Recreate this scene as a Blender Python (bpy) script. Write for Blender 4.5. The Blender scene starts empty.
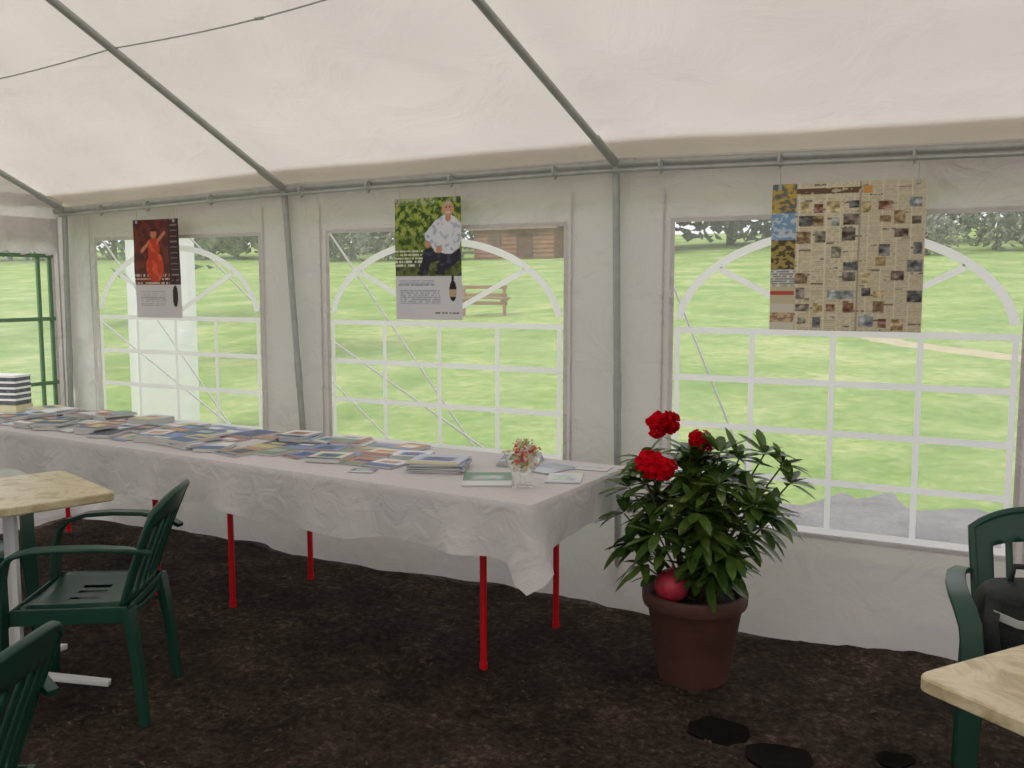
import bpy, math, random
from mathutils import Vector, Matrix, noise
random.seed(7)
def lin(c):
    return tuple(((x/255)/12.92 if x/255<=0.04045 else ((x/255+0.055)/1.055)**2.4) for x in c)
col=bpy.context.scene.collection

# ---------------------------------------------------------------- materials
def newmat(name):
    m=bpy.data.materials.new(name); m.use_nodes=True
    nt=m.node_tree; nt.nodes.clear()
    out=nt.nodes.new('ShaderNodeOutputMaterial')
    return m,nt,out
def N(nt,t,**kw):
    n=nt.nodes.new(t)
    for k,v in kw.items():
        if k in n.inputs: n.inputs[k].default_value=v
        else: setattr(n,k,v)
    return n
def ramp(nt,fac,stops):
    r=nt.nodes.new('ShaderNodeValToRGB')
    els=r.color_ramp.elements
    while len(els)<len(stops): els.new(0.5)
    for e,(p,c) in zip(els,stops):
        e.position=p; e.color=(c[0],c[1],c[2],1)
    nt.links.new(fac,r.inputs[0]); return r
def objcoord(nt):
    return N(nt,'ShaderNodeTexCoord').outputs['Object']
def simple(name,c,rough=0.5,metal=0.0,var=0.12,scale=12,bump=0.0,bscale=60,spec=0.5):
    c=lin(c); m,nt,out=newmat(name)
    b=N(nt,'ShaderNodeBsdfPrincipled'); b.inputs['Roughness'].default_value=rough
    b.inputs['Metallic'].default_value=metal; b.inputs['Specular IOR Level'].default_value=spec
    oc=objcoord(nt)
    n=N(nt,'ShaderNodeTexNoise',Scale=scale,Detail=4.0); nt.links.new(oc,n.inputs['Vector'])
    r=ramp(nt,n.outputs['Fac'],[(0.3,[x*(1-var) for x in c]),(0.7,[min(1,x*(1+var)) for x in c])])
    nt.links.new(r.outputs[0],b.inputs['Base Color'])
    if bump>0:
        n2=N(nt,'ShaderNodeTexNoise',Scale=bscale,Detail=5.0); nt.links.new(oc,n2.inputs['Vector'])
        bp=N(nt,'ShaderNodeBump',Strength=bump,Distance=0.01); nt.links.new(n2.outputs['Fac'],bp.inputs['Height'])
        nt.links.new(bp.outputs[0],b.inputs['Normal'])
    nt.links.new(b.outputs[0],out.inputs[0]); return m
def canvas(name,dc,tc,mix,bump=0.25,scale=4.0,gloss=0.04,dist=.03):
    m,nt,out=newmat(name); oc=objcoord(nt)
    n=N(nt,'ShaderNodeTexNoise',Scale=scale,Detail=6.0,Distortion=0.9); nt.links.new(oc,n.inputs['Vector'])
    n2=N(nt,'ShaderNodeTexNoise',Scale=1.3,Detail=3.0); nt.links.new(oc,n2.inputs['Vector'])
    bp=N(nt,'ShaderNodeBump',Strength=bump,Distance=dist); nt.links.new(n.outputs['Fac'],bp.inputs['Height'])
    rd=ramp(nt,n2.outputs['Fac'],[(0.3,[x*0.93 for x in dc]),(0.7,dc)])
    rt=ramp(nt,n2.outputs['Fac'],[(0.3,[x*0.88 for x in tc]),(0.7,tc)])
    d=N(nt,'ShaderNodeBsdfDiffuse'); t=N(nt,'ShaderNodeBsdfTranslucent')
    g=N(nt,'ShaderNodeBsdfGlossy',Roughness=0.35)
    nt.links.new(rd.outputs[0],d.inputs[0]); nt.links.new(rt.outputs[0],t.inputs[0])
    for s in (d,t,g): nt.links.new(bp.outputs[0],s.inputs['Normal'])
    mx=N(nt,'ShaderNodeMixShader'); mx.inputs[0].default_value=mix
    nt.links.new(d.outputs[0],mx.inputs[1]); nt.links.new(t.outputs[0],mx.inputs[2])
    m2=N(nt,'ShaderNodeMixShader'); m2.inputs[0].default_value=gloss
    nt.links.new(mx.outputs[0],m2.inputs[1]); nt.links.new(g.outputs[0],m2.inputs[2])
    nt.links.new(m2.outputs[0],out.inputs[0]); return m
M_roof=canvas('roof_canvas_mat',(.81,.765,.72),(.84,.77,.70),.47,.5,2.4,dist=.05)
M_wall=canvas('wall_canvas_mat',(.80,.765,.765),(.72,.655,.665),.36,.8,4.0,.06,dist=.06)
M_band=canvas('window_band_mat',(.9,.9,.99),(1,.93,1.0),.9,.0)
M_cloth=canvas('tablecloth_mat',(.80,.775,.79),(.8,.8,.8),.12,.5,9.0,0.02)
def vinyl():
    m,nt,out=newmat('clear_vinyl_mat'); oc=objcoord(nt)
    t=N(nt,'ShaderNodeBsdfTransparent'); t.inputs[0].default_value=(.97,.96,.97,1)
    tr=N(nt,'ShaderNodeBsdfTranslucent'); tr.inputs[0].default_value=(.97,.93,1,1)
    n=N(nt,'ShaderNodeTexNoise',Scale=3.0,Detail=4.0,Distortion=1.0); nt.links.new(oc,n.inputs['Vector'])
    r=ramp(nt,n.outputs['Fac'],[(0.35,(.12,)*3),(0.75,(.25,)*3)])
    mx=N(nt,'ShaderNodeMixShader'); nt.links.new(r.outputs[0],mx.inputs[0])
    nt.links.new(t.outputs[0],mx.inputs[1]); nt.links.new(tr.outputs[0],mx.inputs[2])
    g=N(nt,'ShaderNodeBsdfGlossy',Roughness=0.12)
    m2=N(nt,'ShaderNodeMixShader'); m2.inputs[0].default_value=0.03
    nt.links.new(mx.outputs[0],m2.inputs[1]); nt.links.new(g.outputs[0],m2.inputs[2])
    nt.links.new(m2.outputs[0],out.inputs[0]); return m
M_vinyl=vinyl()
def attrmat(name,rough=0.5,spec=0.3):
    m,nt,out=newmat(name)
    a=N(nt,'ShaderNodeAttribute'); a.attribute_name='Col'
    b=N(nt,'ShaderNodeBsdfPrincipled'); b.inputs['Roughness'].default_value=rough
    b.inputs['Specular IOR Level'].default_value=spec
    nt.links.new(a.outputs['Color'],b.inputs['Base Color'])
    nt.links.new(b.outputs[0],out.inputs[0]); return m
M_print=attrmat('printed_paper_mat',.45)
def ground_mat(name,stops,s1,s2,bump,rough=.95,dist=.02,w1=.5):
    m,nt,out=newmat(name); oc=objcoord(nt)
    a=N(nt,'ShaderNodeTexNoise',Scale=s1,Detail=8.0,Roughness=.7); nt.links.new(oc,a.inputs['Vector'])
    c=N(nt,'ShaderNodeTexNoise',Scale=s2,Detail=6.0,Roughness=.75); nt.links.new(oc,c.inputs['Vector'])
    ad=N(nt,'ShaderNodeMix'); ad.data_type='FLOAT'; ad.inputs[0].default_value=1-w1
    nt.links.new(a.outputs['Fac'],ad.inputs[2]); nt.links.new(c.outputs['Fac'],ad.inputs[3])
    r=ramp(nt,ad.outputs[0],stops)
    b=N(nt,'ShaderNodeBsdfPrincipled',Roughness=rough); b.inputs['Specular IOR Level'].default_value=.15
    nt.links.new(r.outputs[0],b.inputs['Base Color'])
    bp=N(nt,'ShaderNodeBump',Strength=bump,Distance=dist); nt.links.new(c.outputs['Fac'],bp.inputs['Height'])
    nt.links.new(bp.outputs[0],b.inputs['Normal']); nt.links.new(b.outputs[0],out.inputs[0]); return m
M_floor=ground_mat('dark_soil_mat',[(.34,lin((32,26,22))),(.46,lin((60,50,44))),(.55,lin((84,72,63))),(.65,lin((138,121,106)))],2.4,34,1.0,dist=.04,w1=.42)
M_grass=ground_mat('grass_mat',[(.3,lin((96,126,66))),(.43,lin((122,152,80))),(.52,lin((146,168,98))),(.60,lin((176,182,126))),(.73,lin((190,182,142)))],.7,7,.6,w1=.6)
M_gravel=ground_mat('gravel_mat',[(.35,lin((100,98,98))),(.65,lin((160,157,157)))],2,45,.6)
M_path=ground_mat('pale_path_mat',[(.3,lin((160,150,118))),(.7,lin((200,190,160)))],2,25,.3)
M_hole=ground_mat('hollow_soil_mat',[(.3,lin((16,12,11))),(.7,lin((36,29,26)))],2,60,.8)  # darkest soil tone, used only in the floor hollows
M_bark_chip=simple('bark_chip_mat',(80,67,58),.9,0,.5,3)
M_metal=simple('galvanised_steel_mat',(176,178,174),.45,.3,.1,20)
M_red=simple('red_enamel_mat',(224,22,38),.35,0,.05)
M_green=simple('green_plastic_mat',(26,70,58),.34,0,.08,6)
M_white=simple('white_plastic_mat',(250,250,252),.4,0,.02)
M_terr=simple('terracotta_pot_mat',(92,58,50),.65,0,.18,9,.2,50)
M_soil=simple('potting_soil_mat',(38,28,22),.95,0,.4,60,.8,80)
M_rope=simple('white_rope_mat',(252,252,252),.7,0,.02)
M_wood=simple('wood_mat',(150,112,80),.7,0,.2,4)
M_woodr=simple('brown_cabin_mat',(140,100,74),.8,0,.25,3)
M_dkwood=simple('dark_timber_mat',(92,64,48),.8,0,.25,3)
M_roofh=simple('cabin_roof_mat',(132,110,94),.8,0,.2,2)
M_bag=simple('black_nylon_mat',(28,34,34),.6,0,.3,8,.3,90)
M_stripe=simple('light_webbing_mat',(190,195,190),.6)
M_tin=simple('grey_carton_mat',(92,98,108),.5,0,.4,40)
M_yel=simple('pale_yellow_card_mat',(212,208,170),.6)
M_board=simple('table_board_mat',(190,180,165),.6)
M_gframe=simple('green_window_frame_mat',(96,134,96),.5)
def marble():
    m,nt,out=newmat('cream_marble_laminate_mat'); oc=objcoord(nt)
    a=N(nt,'ShaderNodeTexNoise',Scale=5.0,Detail=8.0,Distortion=2.5,Roughness=.6); nt.links.new(oc,a.inputs['Vector'])
    r=ramp(nt,a.outputs['Fac'],[(.3,lin((160,142,106))),(.45,lin((204,188,150))),(.55,lin((226,214,180))),(.7,lin((196,176,136)))])
    b=N(nt,'ShaderNodeBsdfPrincipled',Roughness=.3); nt.links.new(r.outputs[0],b.inputs['Base Color'])
    nt.links.new(b.outputs[0],out.inputs[0]); return m
M_marble=marble()
def leafmat(name,c1,c2,tr=.25,rough=.35,spec=.5):
    m,nt,out=newmat(name); oc=objcoord(nt)
    a=N(nt,'ShaderNodeTexNoise',Scale=9.0,Detail=3.0); nt.links.new(oc,a.inputs['Vector'])
    r=ramp(nt,a.outputs['Fac'],[(.3,lin(c1)),(.7,lin(c2))])
    b=N(nt,'ShaderNodeBsdfPrincipled',Roughness=rough); nt.links.new(r.outputs[0],b.inputs['Base Color'])
    b.inputs['Specular IOR Level'].default_value=spec
    t=N(nt,'ShaderNodeBsdfTranslucent'); nt.links.new(r.outputs[0],t.inputs[0])
    mx=N(nt,'ShaderNodeMixShader'); mx.inputs[0].default_value=tr
    nt.links.new(b.outputs[0],mx.inputs[1]); nt.links.new(t.outputs[0],mx.inputs[2])
    nt.links.new(mx.outputs[0],out.inputs[0]); return m
M_leaf=leafmat('rhododendron_leaf_mat',(46,80,32),(112,140,66),.3,.2,.8)
M_petal=leafmat('red_petal_mat',(190,5,26),(232,18,42),.3,.8,.05)
M_stem=simple('stem_mat',(92,84,56),.8)
M_fol=leafmat('far_foliage_mat',(96,110,88),(158,164,140),.2,.9,.1)  # pale grey-green: background haze is put into the foliage colour
M_fol2=leafmat('hazy_foliage_mat',(120,124,114),(180,180,168),.2,.9,.1)  # greyer foliage, haze likewise mixed into the colour
M_bark=simple('bark_mat',(120,106,94),.9,0,.3,10)
M_pink=simple('pink_foil_mat',(205,60,80),.35,0,.5,14)
def glass():
    m,nt,out=newmat('clear_glass_mat')
    b=N(nt,'ShaderNodeBsdfPrincipled',Roughness=.03); b.inputs['Transmission Weight'].default_value=1
    b.inputs['Base Color'].default_value=(.97,.98,1,1); b.inputs['IOR'].default_value=1.15
    t=N(nt,'ShaderNodeBsdfTransparent'); mx=N(nt,'ShaderNodeMixShader'); mx.inputs[0].default_value=.5
    nt.links.new(b.outputs[0],mx.inputs[1]); nt.links.new(t.outputs[0],mx.inputs[2])
    nt.links.new(mx.outputs[0],out.inputs[0]); return m
M_glass=glass()

# ---------------------------------------------------------------- mesh builder
class MB:
    def __init__(s): s.v=[];s.f=[];s.m=[];s.c=None
    def add(s,vs,fs,mi=0,cols=None):
        o=len(s.v); s.v+= [tuple(v) for v in vs]
        for f in fs: s.f.append(tuple(i+o for i in f)); s.m.append(mi)
        if cols is not None:
            if s.c is None: s.c=[]
            s.c+=cols
    def box(s,c,sz,mi=0,rz=0,cols=None,M=None):
        hx,hy,hz=sz[0]/2,sz[1]/2,sz[2]/2; vs=[]
        cr,sr=math.cos(rz),math.sin(rz)
        for dz in (-hz,hz):
            for dx,dy in((-hx,-hy),(hx,-hy),(hx,hy),(-hx,hy)):
                p=Vector((c[0]+dx*cr-dy*sr,c[1]+dx*sr+dy*cr,c[2]+dz))
                vs.append(M@p if M else p)
        s.add(vs,[(3,2,1,0),(4,5,6,7),(0,1,5,4),(1,2,6,5),(2,3,7,6),(3,0,4,7)],mi,cols)
    def tube(s,pts,r,seg=10,mi=0,cap=True):
        pts=[Vector(p) for p in pts]; n=len(pts)
        rs=r if isinstance(r,(list,tuple)) else [r]*n
        vs=[];fs=[]; up=None
        for i,p in enumerate(pts):
            t=(pts[min(i+1,n-1)]-pts[max(i-1,0)]).normalized()
            if up is None:
                up=Vector((0,0,1)) if abs(t.z)<.9 else Vector((1,0,0))
            a=t.cross(up).normalized(); b=a.cross(t).normalized(); up=b
            for k in range(seg):
                q=2*math.pi*k/seg; vs.append(p+(a*math.cos(q)+b*math.sin(q))*rs[i])
        for i in range(n-1):
            for k in range(seg):
                k2=(k+1)%seg
                fs.append((i*seg+k,i*seg+k2,(i+1)*seg+k2,(i+1)*seg+k))
        if cap: fs.append(tuple(range(seg))[::-1]); fs.append(tuple((n-1)*seg+k for k in range(seg)))
        s.add(vs,fs,mi)
    def sweep(s,pts,ws,ts,side,mi=0):
        pts=[Vector(p) for p in pts]; n=len(pts); vs=[];fs=[]
        prof=[(-1,-.5),(-.9,-1),(.9,-1),(1,-.5),(1,.5),(.9,1),(-.9,1),(-1,.5)]
        for i,p in enumerate(pts):
            t=(pts[min(i+1,n-1)]-pts[max(i-1,0)]).normalized()
            sd=Vector(side[i]) if isinstance(side,list) else Vector(side)
            sd=(sd-t*sd.dot(t)).normalized(); nn=t.cross(sd).normalized()
            for a,b in prof: vs.append(p+sd*a*ws[i]/2+nn*b*ts[i]/2)
        for i in range(n-1):
            for k in range(8):
                k2=(k+1)%8; fs.append((i*8+k,i*8+k2,(i+1)*8+k2,(i+1)*8+k))
        fs.append(tuple(range(8))[::-1]); fs.append(tuple((n-1)*8+k for k in range(8)))
        s.add(vs,fs,mi)
    def lathe(s,prof,c=(0,0,0),seg=40,mi=0):
        vs=[];fs=[];n=len(prof)
        for r,z in prof:
            for k in range(seg):
                q=2*math.pi*k/seg; vs.append((c[0]+r*math.cos(q),c[1]+r*math.sin(q),c[2]+z))
        for i in range(n-1):
            for k in range(seg):
                k2=(k+1)%seg; fs.append((i*seg+k,i*seg+k2,(i+1)*seg+k2,(i+1)*seg+k))
        s.add(vs,fs,mi)
    def obj(s,name,mats,smooth=False,parent=None,loc=None,rz=0):
        me=bpy.data.meshes.new(name); me.from_pydata(s.v,[],s.f); me.update()
        for m in mats: me.materials.append(m)
        me.polygons.foreach_set('material_index',s.m)
        if smooth: me.polygons.foreach_set('use_smooth',[True]*len(s.f))
        if s.c is not None:
            a=me.color_attributes.new('Col','FLOAT_COLOR','POINT')
            a.data.foreach_set('color',[x for c in s.c for x in (c[0],c[1],c[2],1)])
        o=bpy.data.objects.new(name,me); col.objects.link(o)
        if parent: o.parent=parent
        if loc: o.location=loc
        o.rotation_euler[2]=rz
        return o
def empty(name,loc=(0,0,0),rz=0):
    e=bpy.data.objects.new(name,None); e.empty_display_size=.1; col.objects.link(e)
    e.location=loc; e.rotation_euler[2]=rz; return e
def autosmooth(o,ang=40):
    me=o.data; me.polygons.foreach_set('use_smooth',[True]*len(me.polygons))
    try: me.set_sharp_from_angle(angle=math.radians(ang))
    except Exception: pass

# ---------------------------------------------------------------- tent
POST=[-3.68,-1.9,0,2,4,6]
BASE=[-3.72,-1.76,.035,2,4,6]
EZ=[1.93,1.98,2.0,1.965,1.98,1.98]
YB=-6.0; YR=-3.0; SL=.404
def ez(x):
    if x<=POST[0]: return EZ[0]
    for i in range(5):
        if x<=POST[i+1]:
            t=(x-POST[i])/(POST[i+1]-POST[i]); return EZ[i]*(1-t)+EZ[i+1]*t
    return EZ[-1]
LEAN=[.45,.30,-.20,-.1,0,0]
def wall(name,P,s0,s1,topf,wins,skirt=True,sub=.04):
    """P(s,z,d)->world ; d>0 towards tent interior"""
    W0,W1=.42,1.72
    ss=set([s0,s1]); 
    for a,b in wins: ss|={a,b}
    base=sorted(ss); S=[]
    for a,b in zip(base[:-1],base[1:]):
        n=max(1,int((b-a)/sub)); S+=[a+(b-a)*i/n for i in range(n)]
    S.append(s1)
    Z=[.42*i/20 for i in range(20)]+[W0]+[W0+(W1-W0)*i/24 for i in range(1,25)]+[1.76,1.80,1.84,1.89,2.0]
    mb=MB(); idx={}
    def inwin(s,z):
        for a,b in wins:
            if a-1e-6<=s<=b+1e-6 and W0-1e-6<=z<=W1+1e-6: return True
        return False
    def wd(s,z):
        d=9
        for a,b in wins:
            dx=max(a-s,0,s-b); dz=max(W0-z,0,z-W1); d=min(d,math.hypot(dx,dz))
        return d
    for i,s in enumerate(S):
        for j,z in enumerate(Z):
            zz=z if z<1.89 else (z-1.89)/.11*(topf(s)-1.89)+1.89
            k=min(1,wd(s,z)/.10)
            d=k*(.024*noise.noise(Vector((s*3.1,z*1.3,4.2)))+.010*(1-abs(noise.noise(Vector((s*4+z*2,z*5-s*2,9.1))))*3))
            if z<.4 and skirt:
                q=(.4-z)/.4
                d+=q**1.6*(.095+.04*math.sin(s*3.3)+.03*noise.noise(Vector((s*4,2.2,0))))
                d+=min(1,q*2)*.022*(1-2.4*abs(noise.noise(Vector((s*2.6+z*3,z*7-s*1.2,3)))))
                d+=q*.012*math.sin(s*9+z*14+3*noise.noise(Vector((s,z*3,0))))
                d+=.014*math.exp(-((z-.33-.015*math.sin(s*2.1))/.02)**2)
            idx[i,j]=len(mb.v); mb.v.append(tuple(P(s,zz,d)))
    for i in range(len(S)-1):
        for j in range(len(Z)-1):
            cs=(S[i]+S[i+1])/2; cz=(Z[j]+Z[j+1])/2
            if inwin(cs,cz): continue
            f=(idx[i,j],idx[i+1,j],idx[i+1,j+1],idx[i,j+1]); mb.f.append(f); mb.m.append(0)
    o=mb.obj(name,[M_wall],True)
    sm=MB()
    for a,b in wins:
        for s in (a-.045,b+.045):
            if not(s0<s<s1): continue
            pts=[P(s,.40+.07*i,.016) for i in range(22) if .4+.07*i<topf(s)-.03]
            sm.sweep(pts,[.010]*len(pts),[.002]*len(pts),tuple(P(1,0,0)-P(0,0,0)))
    if sm.v: sm.obj('wall_seam',[M_wall],False,parent=o)
    return o
wn=[0]
def window(P,a,b,style='arch'):
    wn[0]+=1; e=empty('window_%d'%wn[0])
    W0,W1=.42,1.72
    mb=MB(); mb.add([P(a,W0,0),P(b,W0,0),P(b,W1,0),P(a,W1,0)],[(0,1,2,3)]); mb.obj('clear_vinyl_pane',[M_vinyl],parent=e)
    hm=MB()
    hm.add([P(a-.02,W0-.02,.005),P(b+.02,W0-.02,.005),P(b+.02,W1+.02,.005),P(a-.02,W1+.02,.005),
            P(a,W0,.005),P(b,W0,.005),P(b,W1,.005),P(a,W1,.005)],[(0,1,5,4),(1,2,6,5),(2,3,7,6),(3,0,4,7)])
    hm.obj('welded_hem',[M_wall],parent=e)
    bd=MB(); w=.026; SPR=1.255; d0=.003
    if style=='green':
        dirv=tuple(P(1,0,0)-P(0,0,0))
        for s in (a+.02,a+.10,a+.5,a+.9,b-.02):
            bd.sweep([P(s,W0,.012),P(s,1.64,.012)],[.022]*2,[.018]*2,dirv)
        for z in (W0+.01,.84,1.24,1.63):
            bd.sweep([P(a,z,.016),P(b,z,.016)],[.024]*2,[.02]*2,(0,0,1))
        bd.obj('green_frame_bars',[M_gframe],parent=e)
        vb=MB(); n=60; vs=[];fs=[]
        for i in range(n+1):
            s=a-.04+(b-a+.08)*i/n; zz=1.66-.03*abs(math.sin(i*.42))
            vs+=[P(s,zz,.03+.012*math.sin(i*.9)),P(s,1.86,.02)]
        for i in range(n): fs.append((i*2,i*2+2,i*2+3,i*2+1))
        vb.add(vs,fs); vb.obj('scalloped_valance',[M_wall],True,parent=e)
        return e
    def ribbon(pts,w):
        n=len(pts); vs=[];fs=[]
        for i,p in enumerate(pts):
            q0=pts[max(i-1,0)];q1=pts[min(i+1,n-1)]
            tx,tz=q1[0]-q0[0],q1[1]-q0[1]; l=math.hypot(tx,tz); tx/=l;tz/=l
            for sg in(-1,1): vs.append(P(p[0]-tz*w/2*sg,p[1]+tx*w/2*sg,d0))
        for i in range(n-1):
            o=i*2; fs.append((o,o+2,o+3,o+1))
        bd.add(vs,fs)
    c=(a+b)/2; ra=(b-a)/2-.02; rb=.41
    zs=[W0+.015+(SPR-W0-.015)*i/4 for i in range(5)]
    for z in zs: ribbon([(a+.005,z),(b-.005,z)],w)
    for i in range(5):
        s=a+.02+(b-a-.04)*i/4
        for z0,z1 in zip(zs[:-1],zs[1:]): ribbon([(s,z0+w/2),(s,z1-w/2)],w*.85)
    ribbon([(c+ra*math.cos(t*math.pi/28),SPR+rb*math.sin(t*math.pi/28)) for t in range(1,28)],.034)
    for t in (42,90,138):
        q=math.radians(t); ribbon([(c+.10*ra*math.cos(q),SPR+.02+.1*rb*math.sin(q)),(c+(ra-.018)*math.cos(q),SPR+(rb-.018)*math.sin(q))],w)
    bd.obj('printed_glazing_bars',[M_band],parent=e)
    return e
PF=lambda s,z,d: Vector((s,-d,z))
PN=lambda s,z,d: Vector((s,YB+d,z))
PL=lambda s,z,d: Vector((-3.76+d,-s,z))
PR=lambda s,z,d: Vector((6.04-d,-s,z))
WF=[(-3.456,-2.13),(-1.64,-.27),(.26,1.61),(2.3,3.65),(4.3,5.65)]
wall('wall_front',PF,-3.76,6.04,lambda s:ez(s)+.01,WF)
wall('wall_near',PN,-3.76,6.04,lambda s:ez(s)+.01,WF,sub=.12)
WS=[(.10,1.45),(4.55,5.84)]
wall('wall_left',PL,0,6,lambda s:2.0,WS)
wall('wall_right',PR,0,6,lambda s:2.0,WS,sub=.12)
for a,b in WF: window(PF,a,b)
for a,b in WF: window(PN,a,b)
window(PL,*WS[0],style='green'); window(PL,*WS[1]); window(PR,*WS[0]); window(PR,*WS[1])
for nm,x in (('wall_gable_left',-3.76),('wall_gable_right',6.04)):
    mb=MB(); mb.add([(x,0,1.93),(x,-6,1.93),(x,-3,1.95+3*SL)],[(0,1,2)]); mb.obj(nm,[M_wall])
def roofz(x,y):
    dy=min(-y,6+y); return ez(x)+.02+SL*dy
mb=MB(); nx,ny=140,84
xs=[-3.86+ (6.14+3.86)*i/nx for i in range(nx+1)]; ys=[.06-6.12*j/ny for j in range(ny+1)]
for x in xs:
    for y in ys:
        dy=min(-y,6+y); u=0
        for p,q in zip(POST[:-1],POST[1:]):
            if p<=x<=q: u=math.sin(math.pi*(x-p)/(q-p))
        sag=-.05*u*math.sin(math.pi*max(0,min(1,dy/3)))+.012*noise.noise(Vector((x*2.2,y*2.2,0)))+.008*noise.noise(Vector((x*1.5,y*9,3)))
        mb.v.append((x,y,roofz(x,y)+.014+sag*(1 if dy>.1 else .3)))
for i in range(nx):
    for j in range(ny):
        a=i*(ny+1)+j; mb.f.append((a,a+1,a+ny+2,a+ny+1)); mb.m.append(0)
roof=mb.obj('ceiling',[M_roof],True)
mb=MB()
n=60
for k,(ya,yb) in enumerate([(.07,-.10),(-6.07,-5.90)]):
    vs=[];
    for i in range(n+1):
        x=-3.86+10*i/n
        vs+= [(x,ya,ez(x)-.16),(x,ya,ez(x)+.03),(x,yb,ez(x)+.05+SL*.1)]
    fs=[]
    for i in range(n):
        for q in (0,1): fs.append((i*3+q,i*3+q+1,i*3+q+4,i*3+q+3))
    mb.add(vs,fs)
mb.obj('roof_valance',[M_roof],True,parent=roof)
fr=empty('tent_frame')
mb=MB()
for i,x in enumerate(POST):
    for yp in(-.045,YB+.045):
        zt=EZ[i]-.02; xb=BASE[i]; mb.tube([(xb,yp,0),(x,yp,zt)],.0165,12)
        k=lambda z:xb+(x-xb)*z/zt
        mb.tube([(k(.9),yp,.9),(k(1.05),yp,1.05)],.0190,12)
        mb.tube([(xb,yp,0),(xb,yp,.012)],.05,12)
        mb.tube([(x-.09,yp,zt),(x+.09,yp,zt)],.0205,12)
        sg=1 if yp>-3 else -1
        x2=x+LEAN[i]
        z0=zt; zr=EZ[i]-.02+SL*3-.03
        mb.tube([(x,yp,z0),(x+(x2-x)*.06,yp-sg*.2,z0+.2*SL)],.0205,12)
        mb.tube([(x,yp,z0),(x2,YR,zr)],.017,12)
    mb.tube([(POST[i]+LEAN[i],YR-.02,EZ[i]-.05+SL*3),(POST[i]+LEAN[i],YR+.02,EZ[i]-.05+SL*3)],.026,12)
for yp in(-.045,YB+.045):
    mb.tube([(x,yp,z-.02) for x,z in zip(POST,EZ)],.017,12)
mb.tube([(x+l,YR,z-.05+SL*3) for x,z,l in zip(POST,EZ,LEAN)],.019,12)
o=mb.obj('steel_poles',[M_metal],parent=fr); autosmooth(o)
mb=MB()
mb.tube([(x,-.085,z-.055) for x,z in zip(POST,EZ)],.008,8)
hook_x=[-3.3,-2.9,-2.4,-1.75,-1.32,-.83,-.28,.22,.72,1.22,1.72,2.4,3,3.5,4.5,5.2]
for hx in hook_x:
    z=ez(hx)
    pts=[(hx,-.085+.02*math.cos(a),z-.045+.028*math.sin(a)) for a in [math.radians(d) for d in range(200,-120,-25)]]
    mb.tube(pts,.0055,6)
o=mb.obj('hanging_rail',[M_metal],parent=fr); autosmooth(o)
mb=MB()
pts=[]
for x,z,l,yy in zip(POST,EZ,LEAN,(1.21,1.20,1.30,1.35,1.3,1.3)):
    k=yy/3; pts.append(Vector((x+l*k,-yy,z-.035+SL*yy)))
full=[]
for a,b in zip(pts[:-1],pts[1:]):
    for t in range(10):
        q=t/10; p=a.lerp(b,q); p.z-=.03*math.sin(math.pi*q); full.append(p)
full.append(pts[-1]); mb.tube(full,.003,6)
for p in full[5::10]: mb.tube([p+Vector((-.02,0,0)),p+Vector((.02,0,0))],.006,6)
mb.obj('tension_wire',[M_metal],parent=fr)

# floor & outside
HOLES=((0.79,-1.048,.095),(1.007,-1.143,.098),(1.33,-.98,.055))
rd=random.Random(77); DENTS=[]
while len(DENTS)<56:
    x,y,a=rd.uniform(-3,2.3),rd.uniform(-3.1,-.3),rd.uniform(0,3.14)
    if any(math.hypot(x-h[0],y-h[1])<.32 for h in HOLES): continue
    DENTS.append((x,y,math.cos(a),math.sin(a)))
def fz(x,y):
    z=.016*noise.noise(Vector((x*3,y*3,0)))+.012*noise.noise(Vector((x*9,y*9,2)))+.006*noise.noise(Vector((x*22,y*22,5)))-.006
    for hx,hy,r in HOLES:
        d=math.hypot(x-hx,y-hy)/r; z+=-.03*math.exp(-d**4)+.006*math.exp(-((d-1.25)/.25)**2)
    for hx,hy,c,s in DENTS:
        dx,dy=x-hx,y-hy
        if abs(dx)<.3 and abs(dy)<.3:
            u=(dx*c+dy*s)/.14; v=(-dx*s+dy*c)/.055; z-=.02*math.exp(-(u*u+v*v)**2)
    return z
mb=MB()
fx=[-3.95,-3.7]+[-3.6+.025*i for i in range(245)]+[2.8,3.5,4.5,5.5,6.25]
fy=[-6.2,-5.5,-4.5,-3.7]+[-3.4+.025*i for i in range(144)]
for x in fx:
    for y in fy: mb.v.append((x,y,fz(x,y)))
nn=len(fy)
for i in range(len(fx)-1):
    for j in range(nn-1):
        a=i*nn+j; mb.f.append((a,a+nn,a+nn+1,a+1)); mb.m.append(0)
floor=mb.obj('floor',[M_floor],True)
mb=MB(); rm=random.Random(8)
for k in range(5200):
    x=rm.uniform(-3.4,2.6); y=rm.uniform(-3.3,-.12); s=rm.uniform(.004,.013)*(1.7 if rm.random()<.1 else 1); a=rm.uniform(0,6.28)
    if any(math.hypot(x-h[0],y-h[1])<h[2] for h in HOLES): continue
    z=fz(x,y); dx,dy=math.cos(a)*s,math.sin(a)*s; q=rm.uniform(.25,.6)
    mb.add([(x-dx,y-dy,z),(x+dy*q,y-dx*q,z+s*.3),(x+dx,y+dy,z+.001),(x-dy*q,y+dx*q,z+s*.2),(x,y,z+s*.55)],[(0,1,4),(1,2,4),(2,3,4),(3,0,4)])
mb.obj('bark_crumbs',[M_bark_chip],parent=floor)
mb=MB(); 
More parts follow.
